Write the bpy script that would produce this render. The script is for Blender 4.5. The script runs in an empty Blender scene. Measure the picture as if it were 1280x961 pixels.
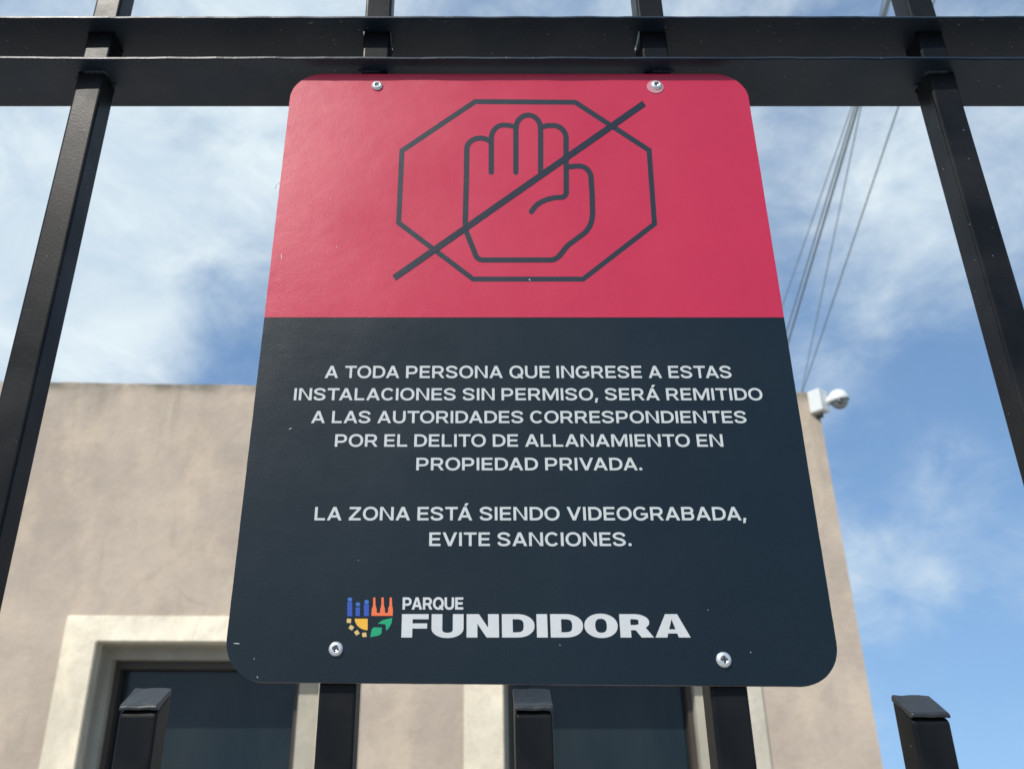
import bpy, bmesh, math, random
from mathutils import Vector, Matrix, noise
R = math.radians
random.seed(7)
scene = bpy.context.scene
C = scene.collection

# ------------------------------------------------------------------ camera
EYE = Vector((0, 0, 1.55)); PITCH = R(24.85); F = 1110.0; CX, CY = 589.0, 480.5
cam = bpy.data.cameras.new('camera'); cam_o = bpy.data.objects.new('camera', cam); C.objects.link(cam_o)
cam.sensor_width = 36; cam.lens = F / 1280 * 36; cam.shift_x = (640 - CX) / 1280
cam_o.location = EYE; cam_o.rotation_euler = (R(90) + PITCH, 0, 0)
cam.clip_start = 0.02; cam.clip_end = 3000
cam.dof.use_dof = True; cam.dof.focus_distance = 0.66; cam.dof.aperture_fstop = 12.0
scene.camera = cam_o

def ray(x, y):
    v = CY - y
    return Vector((x - CX, F * math.cos(PITCH) - v * math.sin(PITCH), F * math.sin(PITCH) + v * math.cos(PITCH)))
def at_y(x, y, Y):
    d = ray(x, y); return EYE + d * (Y / d.y)

# ------------------------------------------------------------------ sun + sky
SUN_EL, SUN_AZ = 47.0, 35.0            # azimuth: degrees to the left of straight behind the viewer
sv = Vector((-math.sin(R(SUN_AZ)) * math.cos(R(SUN_EL)), -math.cos(R(SUN_AZ)) * math.cos(R(SUN_EL)), math.sin(R(SUN_EL))))
sun = bpy.data.lights.new('sun', 'SUN'); sun_o = bpy.data.objects.new('sun', sun); C.objects.link(sun_o)
sun.energy = 2.7; sun.angle = R(0.6); sun.color = (1, 0.94, 0.86)
sun_o.location = (-6, -12, 14); sun_o.rotation_euler = sv.to_track_quat('Z', 'Y').to_euler()
scene.view_settings.view_transform = 'Standard'; scene.view_settings.look = 'None'
scene.view_settings.gamma = 1; scene.view_settings.exposure = 0.72

world = bpy.data.worlds.new('World'); scene.world = world; world.use_nodes = True
nt = world.node_tree; nt.nodes.clear()
def N(tree, typ, **kw):
    n = tree.nodes.new(typ)
    for k, v in kw.items():
        if k == 'ins':
            for a, b in v.items(): n.inputs[a].default_value = b
        else: setattr(n, k, v)
    return n
def lk(tree, a, b): tree.links.new(a, b)
def M_(tree, op, a, b=None, clamp=False):
    n = N(tree, 'ShaderNodeMath', operation=op, use_clamp=clamp)
    if op == 'MULTIPLY_ADD': n.inputs[2].default_value = -.8
    for i, s in enumerate((a, b)):
        if s is None: continue
        if isinstance(s, (int, float)): n.inputs[i].default_value = s
        else: lk(tree, s, n.inputs[i])
    return n.outputs[0]
sky = N(nt, 'ShaderNodeTexSky', sky_type='NISHITA', sun_disc=False)
sky.sun_elevation = R(SUN_EL); sky.sun_rotation = math.atan2(sv.x, sv.y)
sky.air_density = 1.3; sky.dust_density = 1.0; sky.ozone_density = 1.2; sky.altitude = 500
tc = N(nt, 'ShaderNodeTexCoord')
lift = N(nt, 'ShaderNodeVectorMath', operation='MULTIPLY_ADD'); lk(nt, tc.outputs['Generated'], lift.inputs[0]); lift.inputs[1].default_value = (1, 1, .72); lift.inputs[2].default_value = (0, 0, .30)
liftn = N(nt, 'ShaderNodeVectorMath', operation='NORMALIZE'); lk(nt, lift.outputs[0], liftn.inputs[0]); lk(nt, liftn.outputs[0], sky.inputs['Vector'])
mp = N(nt, 'ShaderNodeMapping'); lk(nt, tc.outputs['Generated'], mp.inputs['Vector']); mp.inputs['Scale'].default_value = (1, 1, 1.5)
n1 = N(nt, 'ShaderNodeTexNoise', ins={'Scale': 3.4, 'Detail': 8.0, 'Roughness': 0.56, 'Distortion': 0.35}); lk(nt, mp.outputs[0], n1.inputs['Vector'])
n2 = N(nt, 'ShaderNodeTexNoise', ins={'Scale': 7.5, 'Detail': 9.0, 'Roughness': 0.62, 'Distortion': 0.6}); lk(nt, mp.outputs[0], n2.inputs['Vector'])
# banks of cloud: centre direction, angular radius, weight
def dirpx(x, y): return ray(x, y).normalized()
BANKS = [(dirpx(60, 40), 26, .36), (dirpx(300, 170), 13, .20), (dirpx(90, 420), 9, .34), (dirpx(20, 250), 12, .30),
         (dirpx(600, -60), 22, .30), (dirpx(1250, 180), 10, .26), (dirpx(1130, 320), 6.5, .24), (dirpx(1120, 735), 5, .18), (dirpx(1230, 700), 5, .12), (dirpx(1180, 600), 4, .14),
         (dirpx(1010, 190), 9, .08), (dirpx(240, 410), 8, -.16), (dirpx(150, 330), 10, .12), (dirpx(1180, 560), 8, -.30), (dirpx(1210, 900), 9, -.35),
         (dirpx(1230, 420), 6, -.18), (dirpx(1240, 640), 4, .05),
         (Vector((-.32, -.75, .55)).normalized(), 36, .75), (Vector((.5, -.75, .35)).normalized(), 28, -.30), (Vector((0, .2, 1)).normalized(), 30, .3)]
acc = None
for c, rad, wgt in BANKS:
    dp = N(nt, 'ShaderNodeVectorMath', operation='DOT_PRODUCT'); lk(nt, tc.outputs['Generated'], dp.inputs[0]); dp.inputs[1].default_value = c
    mr = N(nt, 'ShaderNodeMapRange', interpolation_type='SMOOTHERSTEP', ins={1: math.cos(R(rad)), 2: 1.0, 3: 0.0, 4: wgt}); lk(nt, dp.outputs['Value'], mr.inputs[0])
    acc = mr.outputs[0] if acc is None else M_(nt, 'ADD', acc, mr.outputs[0])
dens = M_(nt, 'ADD', M_(nt, 'MULTIPLY', n1.outputs['Fac'], 0.80), M_(nt, 'MULTIPLY', n2.outputs['Fac'], 0.66))
n3 = N(nt, 'ShaderNodeTexNoise', ins={'Scale': 20.0, 'Detail': 8.0, 'Roughness': 0.66, 'Distortion': 0.3}); lk(nt, mp.outputs[0], n3.inputs['Vector'])
dens = M_(nt, 'ADD', dens, M_(nt, 'MULTIPLY', n3.outputs['Fac'], 0.42))
dens = M_(nt, 'ADD', dens, acc)
cl = N(nt, 'ShaderNodeMapRange', interpolation_type='SMOOTHSTEP', ins={1: 0.68, 2: 1.66, 3: 0.08, 4: 0.97}); lk(nt, dens, cl.inputs[0])
cloudcol = N(nt, 'ShaderNodeMixRGB', ins={1: (3.5, 4.35, 5.1, 1), 2: (5.15, 5.75, 6.0, 1)}); lk(nt, M_(nt, 'MULTIPLY_ADD', n2.outputs['Fac'], 2.6, True), cloudcol.inputs[0])
mix = N(nt, 'ShaderNodeMixRGB'); lk(nt, cl.outputs[0], mix.inputs[0]); hs = N(nt, 'ShaderNodeHueSaturation', ins={'Saturation': 1.20, 'Value': 1.05}); lk(nt, sky.outputs[0], hs.inputs['Color']); lk(nt, hs.outputs[0], mix.inputs[1]); lk(nt, cloudcol.outputs[0], mix.inputs[2])
bg = N(nt, 'ShaderNodeBackground', ins={'Strength': 0.1}); lk(nt, mix.outputs[0], bg.inputs['Color'])
wo = N(nt, 'ShaderNodeOutputWorld'); lk(nt, bg.outputs[0], wo.inputs['Surface'])

# ------------------------------------------------------------------ helpers
def link(name, bm, mat, parent=None, smooth=False):
    me = bpy.data.meshes.new(name); bm.normal_update(); bm.to_mesh(me); bm.free()
    for m in (mat if isinstance(mat, (list, tuple)) else [mat]): me.materials.append(m)
    if smooth:
        for p in me.polygons: p.use_smooth = True
    o = bpy.data.objects.new(name, me); C.objects.link(o)
    if parent: o.parent = parent
    return o
def tag(o, label, cat, group=None):
    o['label'] = label; o['category'] = cat
    if group: o['group'] = group
    return o
def empty(name, loc=(0, 0, 0)):
    o = bpy.data.objects.new(name, None); o.empty_display_size = .1; C.objects.link(o); o.location = loc; return o
def struct(o): o['kind'] = 'structure'; return o
def box(bm, x0, x1, y0, y1, z0, z1, bev=0, seg=2):
    r = bmesh.ops.create_cube(bm, size=1)
    for v in r['verts']:
        v.co = Vector(((x0 + x1) / 2 + v.co.x * (x1 - x0), (y0 + y1) / 2 + v.co.y * (y1 - y0), (z0 + z1) / 2 + v.co.z * (z1 - z0)))
    if bev:
        es = {e for v in r['verts'] for e in v.link_edges}
        bmesh.ops.bevel(bm, geom=list(es), offset=bev, segments=seg, affect='EDGES', profile=.5)
def tube(bm, pts, rad, n=8, cap=True):
    pts = [Vector(p) for p in pts]; rings = []
    rads = rad if isinstance(rad, (list, tuple)) else [rad] * len(pts)
    for i, p in enumerate(pts):
        d = (pts[min(i + 1, len(pts) - 1)] - pts[max(i - 1, 0)]).normalized()
        u = d.cross(Vector((0, 0, 1)) if abs(d.z) < .95 else Vector((1, 0, 0))).normalized(); w = d.cross(u)
        rings.append([bm.verts.new(p + (u * math.cos(a) + w * math.sin(a)) * rads[i]) for a in [2 * math.pi * k / n for k in range(n)]])
    for a, b in zip(rings, rings[1:]):
        for k in range(n): bm.faces.new((a[k], a[(k + 1) % n], b[(k + 1) % n], b[k]))
    if cap: bm.faces.new(rings[0]); bm.faces.new(rings[-1][::-1])
    bmesh.ops.recalc_face_normals(bm, faces=bm.faces[:])
def lathe(bm, prof, mat=Matrix.Identity(4), n=24):
    rings = []
    for r, z in prof:
        if r < 1e-7: rings.append([bm.verts.new(mat @ Vector((0, 0, z)))])
        else: rings.append([bm.verts.new(mat @ Vector((r * math.cos(2 * math.pi * k / n), r * math.sin(2 * math.pi * k / n), z))) for k in range(n)])
    for a, b in zip(rings, rings[1:]):
        for k in range(n):
            k2 = (k + 1) % n
            if len(a) == 1 and len(b) == 1: continue
            if len(a) == 1: bm.faces.new((a[0], b[k], b[k2]))
            elif len(b) == 1: bm.faces.new((a[k], a[k2], b[0]))
            else: bm.faces.new((a[k], a[k2], b[k2], b[k]))
    bmesh.ops.recalc_face_normals(bm, faces=bm.faces[:])

# ------------------------------------------------------------------ materials
def material(name, base, rough=.5, spec=.5, var=None, bump=None, metal=0.0):
    """var=(scale, amount, stretch) mottles the colour; bump=list of (scale, strength, distance, stretch)"""
    m = bpy.data.materials.new(name); m.use_nodes = True; t = m.node_tree; b = t.nodes['Principled BSDF']
    b.inputs['Base Color'].default_value = (*base, 1); b.inputs['Roughness'].default_value = rough
    b.inputs['Specular IOR Level'].default_value = spec; b.inputs['Metallic'].default_value = metal
    co = N(t, 'ShaderNodeTexCoord')
    if var:
        mpn = N(t, 'ShaderNodeMapping'); mpn.inputs['Scale'].default_value = var[2]; lk(t, co.outputs['Object'], mpn.inputs[0])
        nn = N(t, 'ShaderNodeTexNoise', ins={'Scale': var[0], 'Detail': 7.0, 'Roughness': .62}); lk(t, mpn.outputs[0], nn.inputs['Vector'])
        rp = N(t, 'ShaderNodeMapRange', ins={1: .25, 2: .75, 3: 1 - var[1], 4: 1 + var[1]}); lk(t, nn.outputs['Fac'], rp.inputs[0])
        mu = N(t, 'ShaderNodeMixRGB', blend_type='MULTIPLY', ins={0: 1.0, 1: (*base, 1)}); lk(t, rp.outputs[0], mu.inputs[2])
        lk(t, mu.outputs[0], b.inputs['Base Color'])
        rr = N(t, 'ShaderNodeMapRange', ins={1: .3, 2: .7, 3: max(.02, rough - .06), 4: min(1, rough + .06)}); lk(t, nn.outputs['Fac'], rr.inputs[0]); lk(t, rr.outputs[0], b.inputs['Roughness'])
    prev = None
    for sc, st, di, stretch in (bump or []):
        mpn = N(t, 'ShaderNodeMapping'); mpn.inputs['Scale'].default_value = stretch; lk(t, co.outputs['Object'], mpn.inputs[0])
        nn = N(t, 'ShaderNodeTexNoise', ins={'Scale': sc, 'Detail': 4.0, 'Roughness': .55}); lk(t, mpn.outputs[0], nn.inputs['Vector'])
        bp = N(t, 'ShaderNodeBump', ins={'Strength': st, 'Distance': di}); lk(t, nn.outputs['Fac'], bp.inputs['Height'])
        if prev: lk(t, prev.outputs[0], bp.inputs['Normal'])
        prev = bp
    if prev: lk(t, prev.outputs[0], b.inputs['Normal'])
    return m
ONE = (1, 1, 1)
paint = material('black_paint', (.0065, .0075, .009), .38, .12, (30, .25, ONE), [(420, .18, .0005, ONE), (24, .22, .0012, (1, 1, .5))])
rail_paint = material('rail_paint', (.011, .021, .035), .42, .35, (18, .3, ONE), [(380, .3, .0006, ONE), (30, .3, .0012, ONE)])
def lint(m):
    t = m.node_tree; b = t.nodes['Principled BSDF']; src = b.inputs['Base Color'].links[0].from_socket
    co = N(t, 'ShaderNodeTexCoord'); n = N(t, 'ShaderNodeTexNoise', ins={'Scale': 260.0, 'Detail': 2.0, 'Roughness': .5}); lk(t, co.outputs['Object'], n.inputs['Vector'])
    g = N(t, 'ShaderNodeTexNoise', ins={'Scale': 14.0, 'Detail': 3.0}); lk(t, co.outputs['Object'], g.inputs['Vector'])
    a = N(t, 'ShaderNodeMapRange', ins={1: .725, 2: .76, 3: 0.0, 4: .55}); lk(t, n.outputs['Fac'], a.inputs[0])
    d = N(t, 'ShaderNodeMapRange', ins={1: .45, 2: .75, 3: 0.0, 4: .10}); lk(t, g.outputs['Fac'], d.inputs[0])
    m1 = N(t, 'ShaderNodeMixRGB', ins={2: (.16, .15, .13, 1)}); lk(t, d.outputs[0], m1.inputs[0]); lk(t, src, m1.inputs[1])
    m2 = N(t, 'ShaderNodeMixRGB', ins={2: (.30, .29, .27, 1)}); lk(t, a.outputs[0], m2.inputs[0]); lk(t, m1.outputs[0], m2.inputs[1]); lk(t, m2.outputs[0], b.inputs['Base Color'])
lint(paint); lint(rail_paint)
rust = material('weld_bead', (.035, .028, .024), .6, .3, (200, .5, ONE), [(700, .6, .001, ONE)])
LEATHER = [(560, .26, .00042, (1, 1, 2.2)), (90, .10, .0008, (1, 1, 1.6)), (7, .20, .006, (1, 1, 1))]
red = material('sign_red', (.46, .018, .057), .35, .45, (9, .04, ONE), LEATHER)
navy = material('sign_navy', (.0042, .0112, .0175), .32, .34, (9, .10, ONE), LEATHER)
ink = material('ink_slate', (.015, .023, .034), .34, .40, None, LEATHER)
ink_dark = material('ink_navy', (.010, .016, .030), .34, .40, None, LEATHER)
white = material('print_white', (.49, .525, .525), .36, .40, (60, .05, ONE), LEATHER)
fade = material('heading_white', (.53, .555, .56), .36, .40, (60, .05, ONE), LEATHER)
blue_ink = material('ink_blue', (.030, .075, .36), .36, .4, None, LEATHER)
light_blue_ink = material('ink_light_blue', (.045, .13, .42), .36, .4, None, LEATHER)
orange_ink = material('ink_orange', (.72, .15, .055), .36, .4, None, LEATHER)
yellow_ink = material('ink_yellow', (.72, .40, .045), .36, .4, None, LEATHER)
sand_ink = material('ink_sand', (.58, .42, .16), .36, .4, None, LEATHER)
green_ink = material('ink_green', (.010, .30, .14), .36, .4, None, LEATHER)
raw_edge = material('cut_edge', (.24, .17, .13), .7, .3, (300, .5, ONE))
zinc = material('zinc_screw', (.72, .75, .76), .28, .5, (900, .12, ONE), [(1500, .2, .0003, ONE)], metal=.65)
socket = material('screw_socket', (.03, .035, .035), .5, .4)
washer_m = material('pale_washer', (.50, .22, .26), .5, .4)
camera_white = material('camera_white', (.66, .68, .67), .4, .5, (20, .04, ONE))
camera_dark = material('camera_smoked', (.10, .11, .10), .2, .5)
camera_grey = material('camera_grey', (.30, .32, .32), .4, .5)
cable_m = material('cable_jacket', (.30, .34, .34), .6, .3)
glass_m = material('window_glass', (.008, .016, .024), .06, .28, None, [(1.3, .04, .05, ONE)])
def dust_and_reflection(m):  # dust film plus faint diagonal reflections painted into the pane colour
    t = m.node_tree; b = t.nodes['Principled BSDF']; co = N(t, 'ShaderNodeTexCoord')
    mpn = N(t, 'ShaderNodeMapping'); mpn.inputs['Scale'].default_value = (1.6, 1, .5); mpn.inputs['Rotation'].default_value = (0, R(38), 0); lk(t, co.outputs['Object'], mpn.inputs[0])
    n = N(t, 'ShaderNodeTexNoise', ins={'Scale': 2.1, 'Detail': 7.0, 'Roughness': .6, 'Distortion': .8}); lk(t, mpn.outputs[0], n.inputs['Vector'])
    a = N(t, 'ShaderNodeMapRange', ins={1: .40, 2: .68, 3: 0.0, 4: 1.0}); lk(t, n.outputs['Fac'], a.inputs[0])
    mx = N(t, 'ShaderNodeMixRGB', ins={1: (.009, .016, .020, 1), 2: (.018, .026, .028, 1)}); lk(t, a.outputs[0], mx.inputs[0]); lk(t, mx.outputs[0], b.inputs['Base Color'])
    q = N(t, 'ShaderNodeMapRange', ins={1: 0.0, 2: 1.0, 3: .04, 4: .16}); lk(t, a.outputs[0], q.inputs[0]); lk(t, q.outputs[0], b.inputs['Roughness'])
dust_and_reflection(glass_m)
frame_m = material('window_frame', (.055, .045, .036), .5, .4, (20, .2, ONE))
concrete = material('concrete', (.33, .32, .30), .85, .3, (2.5, .18, ONE), [(60, .3, .004, ONE)])
asphalt = material('asphalt', (.055, .055, .056), .9, .3, (4, .25, ONE), [(90, .5, .006, ONE)])
earth = material('dry_grass', (.12, .12, .06), .95, .2, (3, .35, ONE), [(40, .6, .02, ONE)])
roof_m = material('roof_concrete', (.30, .29, .27), .9, .3, (2, .2, ONE))

def stucco(name, base, stain):
    m = bpy.data.materials.new(name); m.use_nodes = True; t = m.node_tree; b = t.nodes['Principled BSDF']
    b.inputs['Roughness'].default_value = .92; b.inputs['Specular IOR Level'].default_value = .2
    co = N(t, 'ShaderNodeTexCoord'); obj = co.outputs['Object']
    def noise_(scale, detail, stretch=(1, 1, 1), rough=.6):
        mpn = N(t, 'ShaderNodeMapping'); mpn.inputs['Scale'].default_value = stretch; lk(t, obj, mpn.inputs[0])
        n = N(t, 'ShaderNodeTexNoise', ins={'Scale': scale, 'Detail': detail, 'Roughness': rough}); lk(t, mpn.outputs[0], n.inputs['Vector']); return n.outputs['Fac']
    col = N(t, 'ShaderNodeRGB'); col.outputs[0].default_value = (*base, 1); cur = col.outputs[0]
    def layer(fac, colour, cur, typ='MIX'):
        mx = N(t, 'ShaderNodeMixRGB', blend_type=typ, ins={2: (*colour, 1)}); lk(t, fac, mx.inputs[0]); lk(t, cur, mx.inputs[1]); return mx.outputs[0]
    def rng(s, a, b_, c, d):
        r = N(t, 'ShaderNodeMapRange', interpolation_type='SMOOTHSTEP', ins={1: a, 2: b_, 3: c, 4: d}); lk(t, s, r.inputs[0]); return r.outputs[0]
    cur = layer(rng(noise_(1.6, 6, (1, 1, .8)), .40, .62, 0, .75), [c * .78 for c in base], cur)
    cur = layer(rng(noise_(4.0, 6, (1, 1, .55)), .45, .66, 0, .6), (base[0] * 1.18, base[1] * 1.15, base[2] * 1.08), cur)
    cur = layer(rng(noise_(9, 7, (1, 1, .8), .7), .45, .68, 0, .28), [c * .72 for c in base], cur)
    cur = layer(rng(noise_(7.0, 5, (1, 1, .25)), .55, .78, 0, .35), stain, cur)
    if name == 'wall_stucco':
        sx = N(t, 'ShaderNodeSeparateXYZ'); lk(t, obj, sx.inputs[0])
        top = rng(sx.outputs['Z'], -.55, -.02, 0, 1)          # rain stains that run down from the coping
        streak = rng(noise_(5.0, 5, (1, 1, .10)), .46, .74, 0, .75)
        cur = layer(M_(t, 'MULTIPLY', top, streak), stain, cur)
        top2 = rng(sx.outputs['Z'], -.09, -.005, 0, 1)
        cur = layer(M_(t, 'MULTIPLY', top2, rng(noise_(4.2, 6), .40, .60, .15, .9)), [c * .62 for c in stain], cur)
    # hairline cracks and fine grain
    wv = N(t, 'ShaderNodeTexNoise', ins={'Scale': 2.2, 'Detail': 5.0}); lk(t, obj, wv.inputs['Vector'])
    wm = N(t, 'ShaderNodeVectorMath', operation='MULTIPLY_ADD'); lk(t, wv.outputs['Color'], wm.inputs[0]); wm.inputs[1].default_value = (.22, .22, .22); lk(t, obj, wm.inputs[2])
    vo = N(t, 'ShaderNodeTexVoronoi', feature='DISTANCE_TO_EDGE', ins={'Scale': 1.1}); lk(t, wm.outputs[0], vo.inputs['Vector'])
    crack = M_(t, 'MULTIPLY', rng(vo.outputs['Distance'], .002, .007, 1, 0), rng(noise_(1.4, 3), .55, .68, 0, .26))
    cur = layer(crack, [c * .5 for c in stain], cur)
    cur = layer(rng(noise_(70, 4, ONE, .7), .50, .75, 0, .30), [c * .70 for c in base], cur)
    lk(t, cur, b.inputs['Base Color'])
    b1 = N(t, 'ShaderNodeBump', ins={'Strength': .35, 'Distance': .006}); lk(t, noise_(28, 7, ONE, .7), b1.inputs['Height'])
    b2 = N(t, 'ShaderNodeBump', ins={'Strength': .5, 'Distance': .03}); lk(t, noise_(3.0, 4), b2.inputs['Height']); lk(t, b1.outputs[0], b2.inputs['Normal'])
    lk(t, b2.outputs[0], b.inputs['Normal'])
    return m
def grime(m):
    t = m.node_tree; b = t.nodes['Principled BSDF']; src = b.inputs['Base Color'].links[0].from_socket
    co = N(t, 'ShaderNodeTexCoord'); prev = src
    for sc, lo, hi, amt in ((3.2, .48, .70, .45), (11.0, .52, .72, .40), (30.0, .55, .75, .25)):
        n = N(t, 'ShaderNodeTexNoise', ins={'Scale': sc, 'Detail': 8.0, 'Roughness': .68, 'Distortion': .4}); lk(t, co.outputs['Object'], n.inputs['Vector'])
        a = N(t, 'ShaderNodeMapRange', ins={1: lo, 2: hi, 3: 0.0, 4: amt}); lk(t, n.outputs['Fac'], a.inputs[0])
        mx = N(t, 'ShaderNodeMixRGB', ins={2: (.36, .33, .26, 1)}); lk(t, a.outputs[0], mx.inputs[0]); lk(t, prev, mx.inputs[1]); prev = mx.outputs[0]
    lk(t, prev, b.inputs['Base Color'])
wall_m = stucco('wall_stucco', (.488, .412, .334), (.25, .228, .18))
cream_m = stucco('surround_cream', (.70, .64, .51), (.44, .41, .33))
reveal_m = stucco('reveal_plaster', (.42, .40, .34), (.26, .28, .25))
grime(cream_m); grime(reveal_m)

# ------------------------------------------------------------------ ground
def sheet(name, x0, x1, y0, y1, z, mat):
    bm = bmesh.new(); bm.faces.new([bm.verts.new(p) for p in ((x0, y0, z), (x1, y0, z), (x1, y1, z), (x0, y1, z))]); return struct(link(name, bm, mat))
sheet('ground', -600, 600, -600, 600, 0, earth)
sheet('road', -300, 300, -9.5, -2.2, .004, asphalt)
bm = bmesh.new(); box(bm, -300, 300, -2.2, .9, 0, .13); struct(link('pavement', bm, concrete))
sheet('yard', -12, 9, .9, 5.0, .006, concrete)

# ------------------------------------------------------------------ building
H = 2.35                                    # coping height above the eye
_r, _l = ray(1020, 490.5), ray(60, 478)
cornerR = EYE + _r * (H / _r.z); leftP = EYE + _l * (H / _l.z)
ux = (cornerR - leftP); ux.z = 0; ux.normalize(); un = Vector((ux.y, -ux.x, 0))      # un: outward, towards the viewer
WZ = EYE.z + H
bld = empty('stucco_building', (cornerR.x, cornerR.y, WZ)); bld.rotation_euler = (0, 0, math.atan2(ux.y, ux.x))
tag(bld, 'low beige stucco building with cream window surrounds standing behind the black fence', 'building')
bpy.context.view_layer.update()
Binv = bld.matrix_world.inverted()
def on_wall(x, y, depth=0.0):
    """pixel -> building coordinates (x along wall, z from the coping), on a plane depth in front of the wall"""
    p0 = cornerR + un * depth; d = ray(x, y); t = (p0 - EYE).dot(un) / d.dot(un)
    return Binv @ (EYE + d * t)
o1 = on_wall(87, 769)
w1x = on_wall(69, 855).x; w2x = on_wall(580, 855).x
WW = on_wall(951, 855).x - w2x; BAND = on_wall(628, 855).x - w2x; STEP = on_wall(386, 860).x - on_wall(361, 860).x
def win_rect(xl_out, top):   # outer left x, outer top z
    return xl_out, xl_out + WW, top, top - 1.75
tops = o1.z
WINS = [win_rect(w1x, tops), win_rect(w2x, tops), win_rect(w1x - (w2x - w1x), tops)]
WL = -9.5
def wall_with_holes():
    bm = bmesh.new()
    xs = sorted([WL, 0] + [v for w in WINS for v in (w[0] + BAND, w[1] - BAND)]); zt = tops - BAND * .72; zb = WINS[0][3] + BAND
    zs = [-WZ, zb, zt, 0]
    holes = [(w[0] + BAND, w[1] - BAND) for w in WINS]
    for a, b in zip(xs, xs[1:]):
        for c, d in zip(zs, zs[1:]):
            if c == zb and any(abs(a - h[0]) < 1e-6 for h in holes): continue
            bm.faces.new([bm.verts.new(p) for p in ((a, 0, c), (b, 0, c), (b, 0, d), (a, 0, d))])
    bmesh.ops.remove_doubles(bm, verts=bm.verts[:], dist=1e-5)
    D = 7.0
    def q(*p): bm.faces.new([bm.verts.new(v) for v in p])
    q((0, 0, -WZ), (0, D, -WZ), (0, D, 0), (0, 0, 0)); q((WL, 0, -WZ), (WL, 0, 0), (WL, D, 0), (WL, D, -WZ)); q((WL, D, -WZ), (WL, D, 0), (0, D, 0), (0, D, -WZ))
    # parapet top and its inner face
    w = .22
    q((WL, 0, 0), (0, 0, 0), (-w, w, 0), (WL + w, w, 0)); q((0, 0, 0), (0, D, 0), (-w, D - w, 0), (-w, w, 0)); q((0, D, 0), (WL, D, 0), (WL + w, D - w, 0), (-w, D - w, 0)); q((WL, D, 0), (WL, 0, 0), (WL + w, w, 0), (WL + w, D - w, 0))
    for a, b in (((WL + w, w), (-w, w)), ((-w, w), (-w, D - w)), ((-w, D - w), (WL + w, D - w)), ((WL + w, D - w), (WL + w, w))):
        q((*a, 0), (*b, 0), (*b, -.4), (*a, -.4))
    bmesh.ops.remove_doubles(bm, verts=bm.verts[:], dist=1e-5)
    # soften + slightly wobble the coping edge
    bmesh.ops.subdivide_edges(bm, edges=[e for e in bm.edges if all(abs(v.co.z) < 1e-6 and v.co.y < 1e-6 for v in e.verts)], cuts=60)
    for v in bm.verts:
        if abs(v.co.z) < 1e-6 and abs(v.co.y) < 1e-6 and -9 < v.co.x < -.05:
            v.co.z += .006 * noise.noise(Vector((v.co.x * 2.2, 3, 1))) + .004 * noise.noise(Vector((v.co.x * 9, 7, 1)))
    bmesh.ops.recalc_face_normals(bm, faces=bm.faces[:])
    return bm
link('wall', wall_with_holes(), wall_m, bld)
bm = bmesh.new(); box(bm, WL + .223, -.223, .223, 6.777, -.42, -.40); link('roof', bm, roof_m, bld)
for xl, xr, zt, zb in WINS:
    bt = BAND * .72
    # splayed surround: outer edge close to the wall, inner edge proud of it
    bm = bmesh.new(); po, pi = .015, .085
    O = [(xl, zt), (xr, zt), (xr, zb), (xl, zb)]; I = [(xl + BAND, zt - bt), (xr - BAND, zt - bt), (xr - BAND, zb + BAND), (xl + BAND, zb + BAND)]
    for k in range(4):
        a, b, c, d = O[k], O[(k + 1) % 4], I[(k + 1) % 4], I[k]
        bm.faces.new([bm.verts.new(p) for p in ((a[0], -po, a[1]), (b[0], -po, b[1]), (c[0], -pi, c[1]), (d[0], -pi, d[1]))])
        bm.faces.new([bm.verts.new(p) for p in ((a[0], .01, a[1]), (b[0], .01, b[1]), (b[0], -po, b[1]), (a[0], -po, a[1]))])
        bm.faces.new([bm.verts.new(p) for p in ((c[0], -pi, c[1]), (d[0], -pi, d[1]), (d[0], .02, d[1]), (c[0], .02, c[1]))][::-1])
    bmesh.ops.remove_doubles(bm, verts=bm.verts[:], dist=1e-5); bmesh.ops.recalc_face_normals(bm, faces=bm.faces[:])
    bmesh.ops.bevel(bm, geom=[e for e in bm.edges if e.is_manifold], offset=.006, segments=2, affect='EDGES')
    win = link('window', bm, cream_m, bld)
    # recessed plaster step inside the surround
    x0, x1, z1, z0 = xl + BAND, xr - BAND, zt - bt, zb + BAND
    def ring(name, m, x0, x1, z0, z1, wl, wr, wt, y0, y1, lining=0):
        bm = bmesh.new()
        box(bm, x0, x0 + wl, y0, y1, z0, z1); box(bm, x1 - wr, x1, y0, y1, z0, z1)
        box(bm, x0 + wl, x1 - wr, y0, y1, z1 - wt, z1); box(bm, x0 + wl, x1 - wr, y0, y1, z0, z0 + wt)
        if lining:      # plastered sides of the opening
            e = .004
            box(bm, x0, x0 + e, lining, y0, z0, z1); box(bm, x1 - e, x1, lining, y0, z0, z1); box(bm, x0 + e, x1 - e, lining, y0, z1 - e, z1); box(bm, x0 + e, x1 - e, lining, y0, z0, z0 + e)
        return link(name, bm, m, win)
    SL, SR = STEP * .34, STEP * 1.25
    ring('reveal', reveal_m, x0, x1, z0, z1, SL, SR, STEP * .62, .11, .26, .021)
    ring('frame', frame_m, x0 + SL, x1 - SR, z0 + STEP * .62, z1 - STEP * .62, .03, .03, .045, .17, .25)
    bm = bmesh.new(); box(bm, x0 + SL + .025, x1 - SR - .025, .235, .241, z0 + STEP * .62 + .04, z1 - STEP * .62 - .04); link('pane', bm, glass_m, win)

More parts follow.
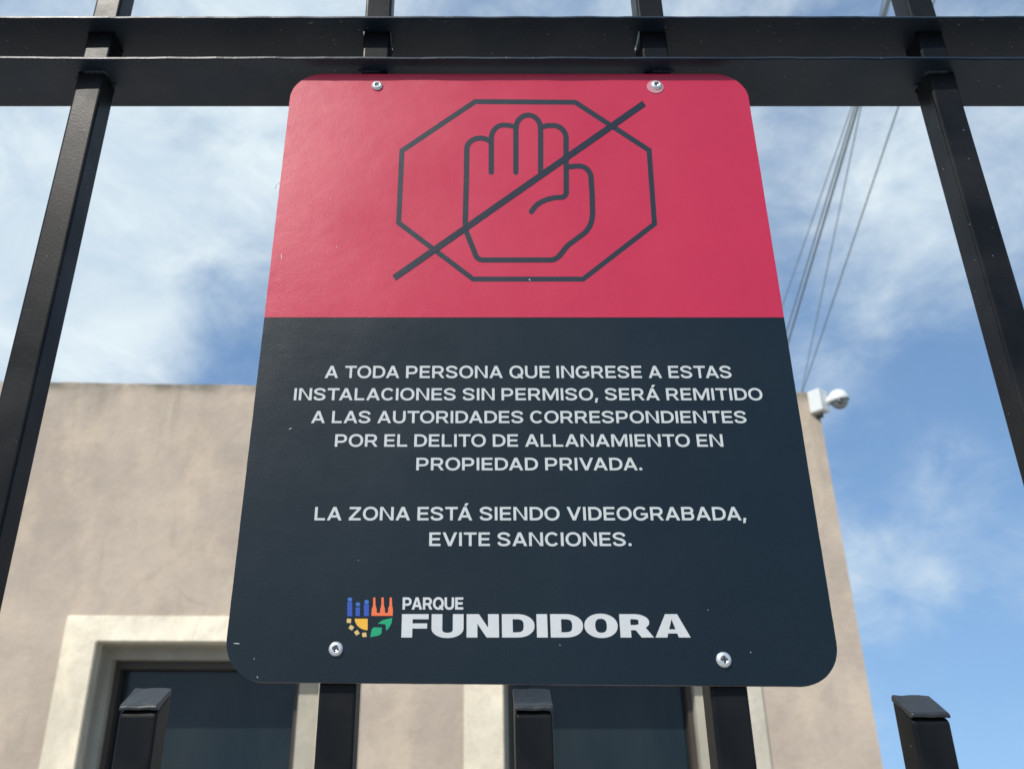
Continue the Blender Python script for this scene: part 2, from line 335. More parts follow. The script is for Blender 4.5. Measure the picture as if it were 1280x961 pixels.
# ------------------------------------------------------------------ security camera on the corner
def pt_world(x, y, Y): return at_y(x, y, Y)
base = at_y(1023, 503, cornerR.y - .02)
sc_ = empty('security_camera', base); tag(sc_, 'white dome security camera on a box at the top right corner of the beige building', 'security camera')
s = (ray(1023, 503).length / 930) * (base.y / ray(1023, 503).y)      # metres per photo pixel there
s = base.y / ray(1023, 503).y
def part(name, bm, m, smooth=False):
    o = link(name, bm, m, sc_, smooth); return o
bm = bmesh.new(); box(bm, -8.5 * s, 8.5 * s, -8.5 * s, 8.5 * s, -14 * s, 15 * s, 1.2 * s)
bmesh.ops.rotate(bm, verts=bm.verts[:], cent=(0, 0, 0), matrix=Matrix.Rotation(R(-54), 3, 'Z'))
part('junction_box', bm, camera_white)
bm = bmesh.new(); tube(bm, [(8 * s, -2 * s, -2 * s), (13 * s, -2 * s, 2 * s), (18 * s, -2 * s, 8 * s), (24 * s, -2 * s, 11 * s)], [4.0 * s, 3.4 * s, 3.6 * s, 5.0 * s], 16); part('bracket_arm', bm, camera_white, True)
T = Matrix.Translation((25.5 * s, -2 * s, 2 * s)) @ Matrix.Rotation(R(-8), 4, 'Y')
bm = bmesh.new(); lathe(bm, [(0, 13.5 * s), (5 * s, 13 * s), (9 * s, 10.5 * s), (11.5 * s, 6.5 * s), (12.3 * s, 1 * s), (12.3 * s, -1.5 * s), (11.2 * s, -1.5 * s), (11 * s, 1 * s), (0, 2 * s)], T, 32); part('shroud', bm, camera_white, True)
bm = bmesh.new(); lathe(bm, [(0, 1.5 * s)] + [(10.3 * s * math.sin(a), -1 * s + 10.3 * s * math.cos(a)) for a in [R(80 + 10 * k) for k in range(10)]] + [(0, -11.3 * s)], T, 32); part('camera_ball', bm, camera_grey, True)
bm = bmesh.new(); lathe(bm, [(0, 2.2 * s), (3.4 * s, 2.2 * s), (4.2 * s, 0), (4.2 * s, -2 * s), (0, -2 * s)], T @ Matrix.Translation((-3 * s, -8.5 * s, -3.5 * s)) @ Matrix.Rotation(R(80), 4, 'X'), 20); part('lens', bm, camera_dark, True)
bm = bmesh.new(); tube(bm, [(2 * s, 0, -13.5 * s), (3 * s, 0, -18 * s), (-4 * s, 4 * s, -19 * s)], 2.2 * s, 10); part('conduit', bm, frame_m, True)

# ------------------------------------------------------------------ overhead cables
def cable(pa, pb, z, rad, label, sag=.10):
    """a cable strung at height z along the line of sight through two points"""
    def hit(p):
        d = ray(*p); return EYE + d * ((z - EYE.z) / d.z)
    a, b = hit(pa), hit(pb); d = b - a
    A = a - d * 1.6; B = b + d * 1.1
    pts = []
    for k in range(41):
        u = k / 40; p = A.lerp(B, u); p.z -= sag * math.sin(math.pi * u) - sag; pts.append(p)
    bm = bmesh.new(); tube(bm, pts, rad, 8)
    tag(link('overhead_cable', bm, cable_m, None, True), label, 'cable', 'overhead cables above the building corner')
cable((1112, 0), (986, 425), 6.1, 0.0095, 'thickest grey overhead cable, slanting up from the right edge of the sign', 0)
cable((1109, 0), (980, 425), 6.2, .0065, 'thin overhead cable running tight along the thick one on its left', 0)
cable((1105, 18), (976, 388), 6.5, .0045, 'faint overhead cable diverging furthest left towards the sign edge', 0)
cable((1100, 20), (1006, 470), 6.6, .0048, 'faint overhead cable between the thick pair and the lone right one', 0)
cable((1168, 0), (1003, 490), 6.4, .0062, 'lone overhead cable furthest right, coming down to the roof corner', 0)

# ------------------------------------------------------------------ fence
BARY = .597; BW = .024; PITCHX = .2504; BAR0 = -.0855
RF, RB = .5813, .6425; ZL = EYE.z + .5803; ZU = EYE.z + .6285; TH = .0034
NB = range(-4, 6)
fence = empty('metal_fence', (BAR0 + PITCHX / 2, BARY, .13)); tag(fence, 'black painted steel fence of square bars with a channel rail and short capped pickets', 'fence')
F0 = Vector(fence.location)
def shift(bm, o=F0): bmesh.ops.translate(bm, verts=bm.verts[:], vec=-o)
def flange(bm, z, gaps):
    """one flange of the rail, punched with a hole for every bar"""
    xs = [BAR0 - 4.6 * PITCHX]; holes = []
    for i in NB:
        c = BAR0 + i * PITCHX; g = gaps.get(i, .0004); xs += [c - BW / 2 - g, c + BW / 2 + .0004]; holes.append(c - BW / 2 - g)
    xs.append(BAR0 + 5.6 * PITCHX)
    ys = [RF, BARY - .0006, BARY + BW + .0006, RB - .003]
    faces = []; cache = {}
    def V(x, y):
        k = (round(x, 6), round(y, 6))
        if k not in cache: cache[k] = bm.verts.new((x, y, z))
        return cache[k]
    for a, b in zip(xs, xs[1:]):
        for c, d in zip(ys, ys[1:]):
            if c == ys[1] and any(abs(a - h) < 1e-7 for h in holes): continue
            faces.append(bm.faces.new((V(a, c), V(b, c), V(b, d), V(a, d))))
    # hand-brushed, slightly wavy front edge
    long = [e for e in bm.edges if all(abs(v.co.y - RF) < 1e-6 and abs(v.co.z - z) < 1e-6 for v in e.verts) and e.calc_length() > .1]
    bmesh.ops.subdivide_edges(bm, edges=long, cuts=30)
    fs = [f for f in bm.faces if all(abs(v.co.z - z) < 1e-6 for v in f.verts)]
    for v in {v for f in fs for v in f.verts}:
        if abs(v.co.y - RF) < 1e-6: v.co.y += .0007 * noise.noise(Vector((v.co.x * 34, z * 50, 0))) + .0003 * noise.noise(Vector((v.co.x * 150, z * 50, 4)))
    ex = bmesh.ops.extrude_face_region(bm, geom=fs)
    bmesh.ops.translate(bm, verts=[g for g in ex['geom'] if isinstance(g, bmesh.types.BMVert)], vec=(0, 0, TH))
    bmesh.ops.recalc_face_normals(bm, faces=bm.faces[:])
def ease(bm):
    edges = [e for e in bm.edges if e.is_manifold and len(e.link_faces) == 2 and e.calc_face_angle(0) > 1 and all(v.co.y < RF + .003 for v in e.verts)]
    bmesh.ops.bevel(bm, geom=edges, offset=.0008, segments=2, affect='EDGES')
bm = bmesh.new(); flange(bm, ZL, {2: .0003}); ease(bm); shift(bm); link('rail', bm, rail_paint, fence)
bm = bmesh.new(); flange(bm, ZU, {-1: .0005, 0: .0008, 1: .0010, 2: .0005})
ease(bm); shift(bm); link('rail', bm, rail_paint, fence)
bm = bmesh.new(); box(bm, BAR0 - 4.6 * PITCHX, BAR0 + 5.6 * PITCHX, BARY + BW, BARY + BW + .03, .30, .34, .002); shift(bm); link('rail', bm, rail_paint, fence)
bm = bmesh.new(); box(bm, BAR0 - 4.6 * PITCHX, BAR0 + 5.6 * PITCHX, BARY + BW, BARY + BW + .03, 1.20, 1.24, .002); shift(bm); link('rail', bm, rail_paint, fence)

def weld_bm(seed, front=True):
    rnd = random.Random(seed); bm = bmesh.new()
    for k in range(16):
        x = rnd.uniform(-.016, .016); y = rnd.choice((-.001, -.0005)) if abs(x) < .012 else rnd.uniform(-.001, .02)
        r = rnd.uniform(.0012, .0028)
        m = Matrix.Translation((x, y, -.0006)) @ Matrix.Diagonal((1.3, 1, .6, 1))
        bmesh.ops.create_icosphere(bm, subdivisions=2, radius=r, matrix=m)
    return bm
def bar_bm(seed):
    bm = bmesh.new(); box(bm, -BW / 2, BW / 2, 0, BW, 0, 2.62, .0022, 3)
    bmesh.ops.subdivide_edges(bm, edges=[e for e in bm.edges if e.calc_length() > 1], cuts=90)
    for v in bm.verts:
        v.co.x += .0004 * noise.noise(Vector((v.co.z * 5.1, 2, seed))); v.co.y += .0004 * noise.noise(Vector((v.co.z * 4.7, 9, seed)))
    return bm
bar0 = link('bar', bar_bm(0), paint); bar0.parent = fence
weld0 = link('weld', weld_bm(3), rail_paint); weld0.parent = bar0
first = True
for i in NB:
    b = bar0 if first else bar0.copy(); w = weld0 if first else weld0.copy()
    if not first: C.objects.link(b); C.objects.link(w); w.parent = b
    b.location = Vector((BAR0 + i * PITCHX, BARY, .13)) - F0
    w.location = (0, 0, ZL - .13); b.rotation_euler = (0, 0, R(random.uniform(-.9, .9)))
    if i % 2: w.rotation_euler = (0, 0, 0); w.scale = (-1, 1, 1)
    first = False
# short pickets with a lipped, forward-sloping cap
PTOP = EYE.z + .0465
def picket_bm():
    bm = bmesh.new(); box(bm, -BW / 2, BW / 2, 0, BW, 0, PTOP - .13, .0022, 3)
    for v in bm.verts:
        if v.co.z > 1: v.co.z += v.co.y / BW * .0152
    return bm
def cap_bm():
    bm = bmesh.new(); rnd = random.Random(5)
    a = .0007
    prof = [(-.0012, .0008), (-.0016, .0030), (-.0004, .0044), (BW * .5, .0106), (BW - .001, .0168), (BW + .0006, .0158), (BW + .0004, .0132), (BW * .5, .0072), (.002, .0016)]
    xs = [-BW / 2 - .0002, -BW / 2 + .0007, -BW / 4, 0, BW / 4, BW / 2 - .0007, BW / 2 + .0002]
    rings = []
    for j, x in enumerate(xs):
        inset = .0006 if j in (0, len(xs) - 1) else 0
        rings.append([bm.verts.new((x, y + (inset if y < BW / 2 else -inset) + rnd.uniform(-a, a) * .4, z - inset * .7 + rnd.uniform(-a, a) * .5)) for y, z in prof])
    n = len(prof)
    for p, q in zip(rings, rings[1:]):
        for k in range(n): bm.faces.new((p[k], p[(k + 1) % n], q[(k + 1) % n], q[k]))
    bm.faces.new(rings[0]); bm.faces.new(rings[-1][::-1])
    bmesh.ops.recalc_face_normals(bm, faces=bm.faces[:])
    return bm
pk0 = link('picket', picket_bm(), paint); pk0.parent = fence
cp0 = link('cap', cap_bm(), material('cap_paint', (.019, .022, .025), .42, .5, (60, .3, ONE), [(500, .4, .0006, ONE)]), pk0)
bv = cp0.modifiers.new('bevel', 'BEVEL'); bv.width = .0006; bv.segments = 2; bv.limit_method = 'ANGLE'
DZ = {-1: .0010, 0: .0006, 1: -.0034}; RZ = {-1: .6, 0: 0, 1: -.5}
first = True
for i in NB:
    b = pk0 if first else pk0.copy(); w = cp0 if first else cp0.copy()
    if not first: C.objects.link(b); C.objects.link(w); w.parent = b
    b.location = Vector((BAR0 + (i + .5) * PITCHX, BARY, .13 + DZ.get(i, 0))) - F0
    w.location = (0, 0, PTOP - .13 + .0008); w.rotation_euler = (0, R({-1: -.5, 1: .4}.get(i, 0)), R(RZ.get(i, 0)))
    first = False

# ------------------------------------------------------------------ sign
SY = .5925; ST = .003
sign = empty('warning_sign', (.02, SY, EYE.z)); tag(sign, 'red and navy no trespassing sign with a crossed-out hand, screwed to the black fence bars', 'sign')
S0 = Vector(sign.location)
def S(x, y):
    p = at_y(x, y, SY); return (p.x - S0.x, p.z - S0.z)
def corner_arc(c, p, n, r, seg=10):
    """rounded corner at c between neighbours p and n"""
    c, p, n = (Vector(v) for v in (c, p, n)); a = (p - c).normalized(); b = (n - c).normalized()
    th = a.angle(b); t = r / math.tan(th / 2); ctr = c + (a + b).normalized() * (r / math.sin(th / 2))
    s, e = c + a * t - ctr, c + b * t - ctr; out = []
    a0 = math.atan2(s.y, s.x); a1 = math.atan2(e.y, e.x); d = (a1 - a0 + math.pi) % (2 * math.pi) - math.pi
    return [ctr + r * Vector((math.cos(a0 + d * k / seg), math.sin(a0 + d * k / seg))) for k in range(seg + 1)]
TL, TR, BR, BL = S(366, 93), S(931, 93), S(1054.5, 858), S(277, 852)
QUAD = [Vector(TL), Vector(TR), Vector(BR), Vector(BL)]
out = []
for k in range(4): out += corner_arc(QUAD[k], QUAD[k - 1], QUAD[(k + 1) % 4], .027, 14)
def edge_wobble(p, i): return p + Vector((noise.noise(Vector((i * 1.7, 0, 0))), noise.noise(Vector((0, i * 1.7, 3))))) * .00018
def plate(outline, y0, y1):
    """flat plate of a closed (x,z) outline between depths y0 (front) and y1"""
    bm = bmesh.new(); f = [bm.verts.new((p[0], y0, p[1])) for p in outline]; b = [bm.verts.new((p[0], y1, p[1])) for p in outline]
    ff = bm.faces.new(f); bb = bm.faces.new(b[::-1]); n = len(f)
    for k in range(n): q = bm.faces.new((f[k], b[k], b[(k + 1) % n], f[(k + 1) % n])); q.material_index = 1
    bmesh.ops.recalc_face_normals(bm, faces=bm.faces[:])
    return bm
dense = []
for k in range(len(out)):
    a, b = out[k], out[(k + 1) % len(out)]; n = max(1, int((b - a).length / .006))
    dense += [a.lerp(b, j / n) for j in range(n)]
dense = [edge_wobble(p, i) for i, p in enumerate(dense)]
link('panel', plate(dense, 0, ST), [navy, raw_edge], sign)
zsplit = S(640, 396.8)[1]
topo = [p for p in dense if p.y > zsplit]
# reorder so the cut closes along the colour boundary
i0 = next(i for i in range(len(dense)) if dense[i].y > zsplit and dense[i - 1].y <= zsplit)
seq = dense[i0:] + dense[:i0]; topo = [p for p in seq if p.y > zsplit]
xl = topo[0].lerp(topo[0], 0); L0 = seq[-1]; 
def cut(a, b): u = (zsplit - a.y) / (b.y - a.y); return a.lerp(b, u)
n_in = len(topo); left_cut = cut(seq[-1], seq[0]); right_cut = cut(seq[n_in - 1], seq[n_in])
shape = [left_cut] + topo + [right_cut]
link('red_field', plate(shape, -.00010, -.00002), [red, red], sign)

# flat ink shapes: every stroke is its own sliver, stacked by a few hundredths of a millimetre
class Ink:
    def __init__(s, base=-.00005): s.bm = bmesh.new(); s.y = s.y0 = base
    def step(s): s.y -= .000012
    def poly(s, pts):
        s.step(); f = s.bm.faces.new([s.bm.verts.new((p[0], s.y, p[1])) for p in pts])
        f.normal_update()
        if f.normal.y > 0: f.normal_flip()
        bmesh.ops.triangulate(s.bm, faces=[f])
    def strip(s, L, Rr, closed=False):
        s.step(); n = len(L)
        a = [s.bm.verts.new((p[0], s.y, p[1])) for p in L]; b = [s.bm.verts.new((p[0], s.y, p[1])) for p in Rr]
        for k in range(n if closed else n - 1):
            j = (k + 1) % n; f = s.bm.faces.new((a[k], a[j], b[j], b[k])); f.normal_update()
            if f.normal.y > 0: f.normal_flip()
    def stroke(s, pts, tv, th=None, closed=False, tf=lambda p: p, round_=False):
        """constant-width stroke; tv is its width across (for uprights), th for level parts; tf maps to the sign"""
        th = tv if th is None else th
        P = [Vector(p) for p in pts]; n = len(P); L = []; Q = []
        for i in range(n):
            a = P[i - 1] if (i or closed) else None; b = P[(i + 1) % n] if (i < n - 1 or closed) else None
            d1 = (P[i] - a).normalized() if a is not None else None; d2 = (b - P[i]).normalized() if b is not None else None
            if d1 is None: d1 = d2
            if d2 is None: d2 = d1
            t = (d1 + d2); t = t.normalized() if t.length > 1e-6 else d1
            nn = Vector((-t.y, t.x)); k = 1 / max(.5, nn.dot(Vector((-d1.y, d1.x))))
            off = Vector((nn.x * tv / 2, nn.y * th / 2)) * k
            L.append(tf(P[i] + off)); Q.append(tf(P[i] - off))
        s.strip(L, Q, closed)
        if round_:
            for e in ((P[0], P[-1]) if not closed else ()):
                s.poly([tf(e + Vector((math.cos(2 * math.pi * k / 16) * tv / 2, math.sin(2 * math.pi * k / 16) * th / 2))) for k in range(16)])
    def done(s, name, mat, parent=sign): return link(name, s.bm, mat, parent)
def smooth_path(pts, seg=8):
    P = [Vector(p) for p in pts]; P = [P[0] * 2 - P[1]] + P + [P[-1] * 2 - P[-2]]; res = []
    for i in range(1, len(P) - 2):
        a, b, c, d = P[i - 1:i + 3]
        for k in range(seg):
            t = k / seg
            res.append(.5 * ((2 * b) + (c - a) * t + (2 * a - 5 * b + 4 * c - d) * t * t + (3 * b - a - 3 * c + d) * t ** 3))
    return res + [P[-2]]
def arc(cx, cy, rx, ry, a0, a1, n=14, e=2.0):
    res = []
    for k in range(n + 1):
        a = R(a0 + (a1 - a0) * k / n); c, s_ = math.cos(a), math.sin(a)
        res.append((cx + rx * math.copysign(abs(c) ** (2 / e), c), cy + ry * math.copysign(abs(s_) ** (2 / e), s_)))
    return res

# --- the crossed-out hand (drawn in a 3.5556x enlargement of the photo's corner)
K = 1280 / 360
def hp(p): return S(480 + p[0] / K, 110 + p[1] / K)
W = 24
ik = Ink(-.00014)
ik.stroke([(405, 62), (850, 65), (1178, 278), (1202, 605), (885, 850), (396, 850), (65, 600), (80, 280)], 23, 22, True, hp)
ik.stroke([(477, 376), (477, 228)] + arc(532, 226, 55, 60, 180, 272, 10) + [(560, 168), (588, 176)], 24, 22, False, hp, True)
ik.stroke([(586, 376), (586, 184)] + arc(641, 182, 55, 60, 180, 360, 16) + [(696, 240), (696, 376)], 24, 22, False, hp, True)
ik.stroke([(696, 176), (722, 169)] + arc(751, 226, 58, 58, 268, 360, 10) + [(809, 300), (810, 466)] + arc(788, 462, 22, 25, 10, 90, 5) + smooth_path([(760, 488), (718, 499), (680, 520), (655, 550)], 5), 24, 22, False, hp, True)
ik.stroke([(470, 236)] + arc(428, 272, 60, 48, 290, 180, 10) + [(366, 400), (361, 600), (366, 640), (404, 735)] + arc(438, 725, 36, 40, 160, 90, 5) + [(600, 765), (740, 765)] + smooth_path([(752, 764), (778, 748), (815, 703), (860, 668), (898, 638), (920, 600), (927, 560)], 5) + [(925, 480)] + arc(866, 402, 54, 54, 0, -92, 12) + [(815, 352)], 24, 22, False, hp, True)
hand = ik.done('hand_symbol', ink)
ik = Ink(-.00030); d = Vector((1155 - 45, 70 - 845)).normalized(); nrm = Vector((-d.y, d.x)) * 14
a, b = Vector((45, 845)), Vector((1156, 70))
ik.poly([hp(a + nrm), hp(b + nrm), hp(b - nrm), hp(a - nrm)]); ik.done('slash', ink_dark)

# --- lettering
def glyph(ch, tv, th):
    """strokes and polygons of one capital, cap height 1; returns (pieces, width)"""
    h = th / 2; v = tv / 2; S_ = []; poly = lambda *p: S_.append(('p', p)); st = lambda p, c=False: S_.append(('s', p, c))
    k = tv / .195
    def bowl(x0, x1, y0, y1, e=2.0):   # from stem at x0 round to x0
        ry = (y1 - y0) / 2; rx = min(ry * 1.15 * (1 if tv < .3 else 1.7), (x1 - x0) * .75)
        return [(x0, y1)] + [(x1 - rx, y1)] + arc(x1 - rx, (y0 + y1) / 2, rx, ry, 90, -90, 18, 2.25)[1:-1] + [(x1 - rx, y0)] + [(x0, y0)]
    wide = tv > .3
    if ch == 'A':
        w = .98 if not wide else 1.52; t = tv * 1.08; m = w / 2; tip = tv * .56
        poly((0, 0), (m - tip, 1), (m, 1), (m, 1 - (.26 if not wide else .22)), (t, 0)); poly((w, 0), (w - t, 0), (m, 1 - (.26 if not wide else .22)), (m, 1), (m + tip, 1))
        y0, y1 = (.21, .21 + th) if not wide else (.17, .17 + th * .8); f = lambda y: (m - tip) * y + t * .4
        poly((f(y0), y0), (w - f(y0), y0), (w - f(y1), y1), (f(y1), y1))
    elif ch == 'Á':
        S_, w = glyph('A', tv, th); S_ = list(S_); S_.append(('p', ((.43, 1.07), (.60, 1.07), (.74, 1.28), (.52, 1.28))))
    elif ch == 'B':
        w = .84; st([(v, 0), (v, 1)]); st(bowl(tv, w - v - .03, .53, 1 - h)); st(bowl(tv, w - v, h, .53))
    elif ch == 'C':
        w = .95; st(arc(w / 2, .5, w / 2 - v, .52 - h, 38, 322, 34, 2.15)); w = .885
    elif ch == 'D':
        w = .90 if not wide else 1.42; st([(v, 0), (v, 1)]); rx = w * (.52 if not wide else .38)
        st([(tv, 1 - h), (w - v - rx, 1 - h)] + arc(w - v - rx, .5, rx, .5 - h, 90, -90, 24, 2.3)[1:-1] + [(w - v - rx, h), (tv, h)])
    elif ch == 'E':
        w = .75; st([(v, 0), (v, 1)])
        for y, x in ((h, w), (.505, w - .05), (1 - h, w)): st([(tv, y), (x, y)])
    elif ch == 'F':
        w = .72 if not wide else 1.17; st([(v, 0), (v, 1)]); st([(tv, 1 - h), (w, 1 - h)]); st([(tv, .49), (w - .06, .49)])
    elif ch == 'G':
        w = .99; st(arc(w / 2, .5, w / 2 - v, .52 - h, 42, 325, 34, 2.15)); st([(w * .52, .46), (w - .005, .46)]); st([(w - v, .46 - h), (w - v, .17)])
    elif ch == 'I': w = tv; st([(v, 0), (v, 1)])
    elif ch == 'L': w = .71; st([(v, 0), (v, 1)]); st([(tv, h), (w, h)])
    elif ch == 'M':
        w = 1.14; st([(v, 0), (v, 1)]); st([(w - v, 0), (w - v, 1)]); m = w / 2
        poly((tv * .55, 1), (tv * 1.25, 1), (m, .33), (m, .02), (m - tv * .42, .02)); poly((w - tv * .55, 1), (w - tv * 1.25, 1), (m, .33), (m, .02), (m + tv * .42, .02))
    elif ch == 'N':
        w = .93 if not wide else 1.41; st([(v, 0), (v, 1)]); st([(w - v, 0), (w - v, 1)]); t = tv * (1.12 if not wide else 1.15)
        poly((tv * .4, 1), (t, 1), (w - tv * .4, 0), (w - t, 0))
    elif ch in 'OQ':
        w = 1.02 if not wide else 1.45; st(arc(w / 2, .5, w / 2 - v, .52 - h, 0, 355, 48, 2.15), True)
        if ch == 'Q': d = Vector((.62, -.62)); poly((w * .55, .30), (w * .55 + tv * .75, .36), (w * 1.0, .02), (w * 1.0 - tv * .75, -.06))
    elif ch == 'P': w = .84; st([(v, 0), (v, 1)]); st(bowl(tv, w - v, .40, 1 - h))
    elif ch == 'R':
        w = .87 if not wide else 1.42; st([(v, 0), (v, 1)]); xb = w - v - (.03 if not wide else .13); yb = .44 if not wide else .42; st(bowl(tv, xb, yb, 1 - h))
        x = w * .46 if not wide else w * .42; poly((x, yb), (x + tv * 1.10, yb), (w + .03, 0), (w + .03 - tv * 1.14, 0))
    elif ch == 'S':
        w = .86; st(smooth_path([(w - v + .01, .715), (w * .80, .86), (w * .5, 1.015 - h), (w * .22, .87), (v + .015, .725), (w * .25, .585), (w * .5, .515), (w * .76, .43), (w - v, .27), (w * .78, .125), (w * .5, -.015 + h), (w * .2, .125), (v - .01, .285)], 6))
    elif ch == 'T': w = .85; st([(0, 1 - h), (w, 1 - h)]); st([(w / 2, 0), (w / 2, 1 - th)])
    elif ch == 'U':
        w = .90 if not wide else 1.40; r = w / 2 - v; ry = .40; st([(v, 1), (v, ry + .0)] + arc(w / 2, ry, r, ry - h + .02, 180, 360, 22, 2.2)[1:-1] + [(w - v, ry), (w - v, 1)])
    elif ch == 'V':
        w = .97; m = w / 2; t = tv * 1.08; tip = tv * .55
        poly((0, 1), (t, 1), (m, .26), (m, 0), (m - tip, 0)); poly((w, 1), (w - t, 1), (m, .26), (m, 0), (m + tip, 0))
    elif ch == 'Z': w = .80; st([(.02, 1 - h), (w - .02, 1 - h)]); st([(0, h), (w, h)]); poly((0, th), (tv * 1.28, th), (w - .02, 1 - th), (w - .02 - tv * 1.28, 1 - th))
    elif ch == '.': w = tv * 1.15; poly(*arc(w / 2, w / 2, w / 2, w / 2, 0, 345, 14, 3.0))
    elif ch == ',': w = tv * 1.2; poly((.03, tv), (w, tv), (w * .55, -.20), (-.03, -.20))
    return S_, w
def lettering(text, x0, x1, ytop, ybase, tv=.182, th=.165, gap=.165, space=.33, mat=white):
    items = []; pen = 0; prev = None
    KERN = {('T', 'A'): -.10, ('L', 'A'): -.0, ('A', 'V'): -.10, ('V', 'A'): -.10, ('D', 'A'): -.04, ('P', 'A'): -.05, ('A', 'S'): -.03, ('T', 'Á'): -.10, ('T', 'O'): -.04, ('A', ','): -.03, ('A', '.'): -.03}
    ROUND = 'OQD'; OPEN = 'AVTÁ'
    for ch in text:
        if ch == ' ': pen += space; prev = None; continue
        g, w = glyph(ch, tv, th)
        if prev:
            pen += KERN.get((prev, ch), 0)
            if prev in ROUND or prev in OPEN: pen -= .035
            if ch in 'OCGQS' or ch in OPEN: pen -= .035
        items.append((g, pen)); pen += w + gap; prev = ch
    total = pen - gap
    A, B = S(x0, ybase), S(x1, ybase); zt = S(x0, ytop)[1]; hgt = zt - A[1]; sx = (B[0] - A[0]) / total
    ik = Ink(-.00005)
    for g, ox in items:
        ik.y = ik.y0; tf = lambda p, ox=ox: (A[0] + (p[0] + ox) * sx, A[1] + p[1] * hgt)
        for e in g:
            if e[0] == 'p': ik.poly([tf(p) for p in e[1]])
            else: ik.stroke(e[1], tv, th, e[2], tf)
    return ik.done('lettering', mat)
for t in (('A TODA PERSONA QUE INGRESE A ESTAS', 405.7, 915, 457.3, 472.5), ('INSTALACIONES SIN PERMISO, SERÁ REMITIDO', 367, 954, 485.2, 500.2),
          ('A LAS AUTORIDADES CORRESPONDIENTES', 388.7, 933.7, 513.6, 528.7), ('POR EL DELITO DE ALLANAMIENTO EN', 418.3, 904.5, 542.7, 558.2),
          ('PROPIEDAD PRIVADA.', 520.2, 803, 572, 587.6), ('LA ZONA ESTÁ SIENDO VIDEOGRABADA,', 392.9, 933.2, 633.4, 650.1), ('EVITE SANCIONES.', 536.4, 789.7, 665.2, 682.2)):
    lettering(*t)
lettering('PARQUE', 503, 579, 746.3, 761.5, .23, .19, .10, .3, fade)
lettering('FUNDIDORA', 501.6, 863.3, 767.2, 796.4, .47, .22, .13, .3, fade)

# --- emblem beside the park's name (drawn in a 5.333x enlargement)
def ep(p): return S(420 + p[0] / 5.3333, 730 + p[1] / 5.3333)
emblem = empty('emblem'); emblem.parent = sign
def rect(a, b, c, d): return [(a, b), (c, b), (c, d), (a, d)]
ik = Ink()
for a, b, c in ((75, 117, 108), (130, 153, 160), (186, 131, 219)): ik.poly([ep(p) for p in rect(a, b, c, 212)])
ik.done('blue_pillars', blue_ink, emblem)
ik = Ink()
for x, y in ((93, 101), (146, 133), (204, 117)): ik.poly([ep(p) for p in arc(x, y, 15, 14, 0, 345, 20)])
ik.done('blue_dots', light_blue_ink, emblem)
ik = Ink()
ik.poly([ep(p) for p in ((235, 210), (239, 165), (247, 140), (248, 88), (262, 88), (264, 140), (271, 165), (272, 190), (293, 190), (296, 160), (302, 140), (303, 88), (318, 88), (319, 140), (325, 160), (327, 190), (346, 190), (348, 160), (356, 140), (358, 88), (372, 88), (374, 140), (379, 165), (378, 210))])
ik.done('orange_chimneys', orange_ink, emblem)
ik = Ink(); ik.poly([ep(p) for p in [(211, 229)] + arc(211, 229, 86, 76, 180, 90, 14)]); ik.done('yellow_wheel', yellow_ink, emblem)
ik = Ink()
for x, y, a in ((86, 243, 4), (102, 288, 32), (139, 322, 58), (189, 336, 82)):
    r = Matrix.Rotation(R(a), 2); ik.poly([ep(Vector((x, y)) + r @ Vector(q)) for q in ((-14, -14), (15, -14), (14, 14), (-14, 14))])
ik.done('sand_teeth', sand_ink, emblem)
ik = Ink()
ik.poly([ep(p) for p in ((228, 352), (238, 300), (252, 286), (306, 288), (303, 328), (285, 341))])
ik.poly([ep(p) for p in ((278, 262), (312, 238), (375, 224), (371, 256), (352, 292), (334, 309), (331, 266))])
ik.done('green_leaf', green_ink, emblem)

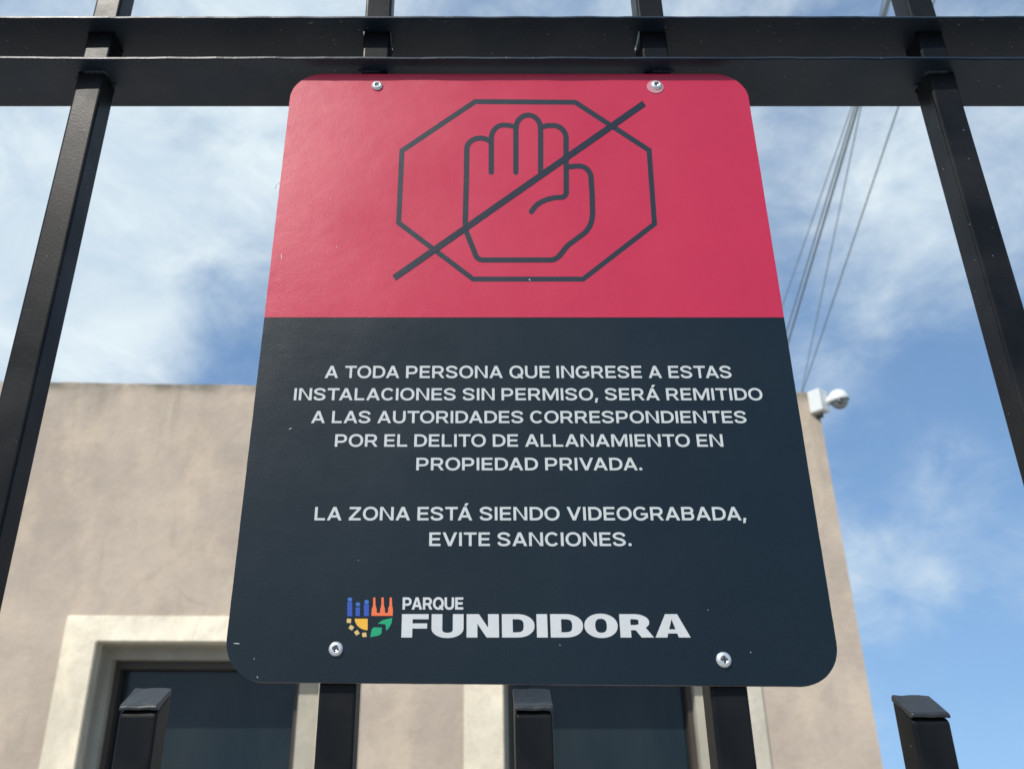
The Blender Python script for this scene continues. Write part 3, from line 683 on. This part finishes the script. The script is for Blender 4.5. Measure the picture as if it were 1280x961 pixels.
# --- small wear: nicks in the print
for x, y, l, wd, a in ((352, 321, 8, 1.2, 85), (662, 350, 3.2, 1.4, 50), (363, 536, 5, 1.0, -25), (296, 804, 9, 1.3, 3), (421, 309, 4, .5, 70), (413, 249, 2, .6, 60), (938, 815, 2, 1.0, 40), (318, 823, 2, .7, 10), (776, 676, 2, .7, 40), (885, 762, 1.6, .7, 20), (322, 846, 4, .8, 60), (448, 700, 1.4, .8, 20), (700, 806, 2, .7, 20)):
    d = Vector((math.cos(R(a)), math.sin(R(a)))); n = Vector((-d.y, d.x))
    ik = Ink(-.00042); c = Vector((x, y)); ik.poly([S(*(c + d * u * l / 2 + n * v * wd / 2)) for u, v in ((-1, 0), (-.3, 1), (.6, .6), (1, 0), (.4, -.8), (-.5, -.6))]); ik.done('print_nick', white)

# --- a thread caught on the left edge
def W3(x, y, dy): p = S(x, y); return (p[0], dy, p[1])
bm = bmesh.new(); tube(bm, [W3(352, 229, .001), W3(348.5, 230, -.001), W3(346, 233, -.0015), W3(344.8, 238, -.002)], .00016, 6); link('loose_thread', bm, raw_edge, sign, True)

# --- screws
def screw(x, y, r, washer=False, seed=0):
    p = S(x, y); e = Matrix.Translation((p[0], 0, p[1])) @ Matrix.Rotation(R(90), 4, 'X')     # local +Z faces the viewer
    bm = bmesh.new(); z0 = .0003
    lathe(bm, [(0, .0010), (r * .32, .0011), (r * .42, .0024), (r * .62, .0023), (r * .86, .0017), (r * .97, .0010), (r, .0006), (r, z0), (r * .8, z0)], e, 32)
    s_ = link('screw', bm, zinc, sign, True)
    bm = bmesh.new(); a = R(40 + seed * 17)
    for k in range(2):
        m = e @ Matrix.Rotation(a + k * math.pi / 2, 4, 'Z')
        q = [m @ Vector((u, v, .00255 + k * .00004)) for u, v in ((-r * .46, -r * .11), (r * .46, -r * .11), (r * .46, r * .11), (-r * .46, r * .11))]
        bm.faces.new([bm.verts.new(v) for v in q])
    lathe(bm, [(0, .00250), (r * .20, .00250)], e, 16)
    bmesh.ops.recalc_face_normals(bm, faces=bm.faces[:])
    link('cross_recess', bm, socket, s_)
    if washer:
        bm = bmesh.new(); m = Matrix.Translation((-.0012, 0, -.0016)) @ e
        lathe(bm, [(0, .00065), (r * 1.45, .00065), (r * 1.5, .0004), (r * 1.5, .0002)], m, 32); link('washer', bm, washer_m, s_)
screw(471.5, 108, .0049, False, 0); screw(820.5, 107.5, .0049, True, 1); screw(420, 811, .0047, False, 2); screw(904.5, 824.5, .0050, False, 3)
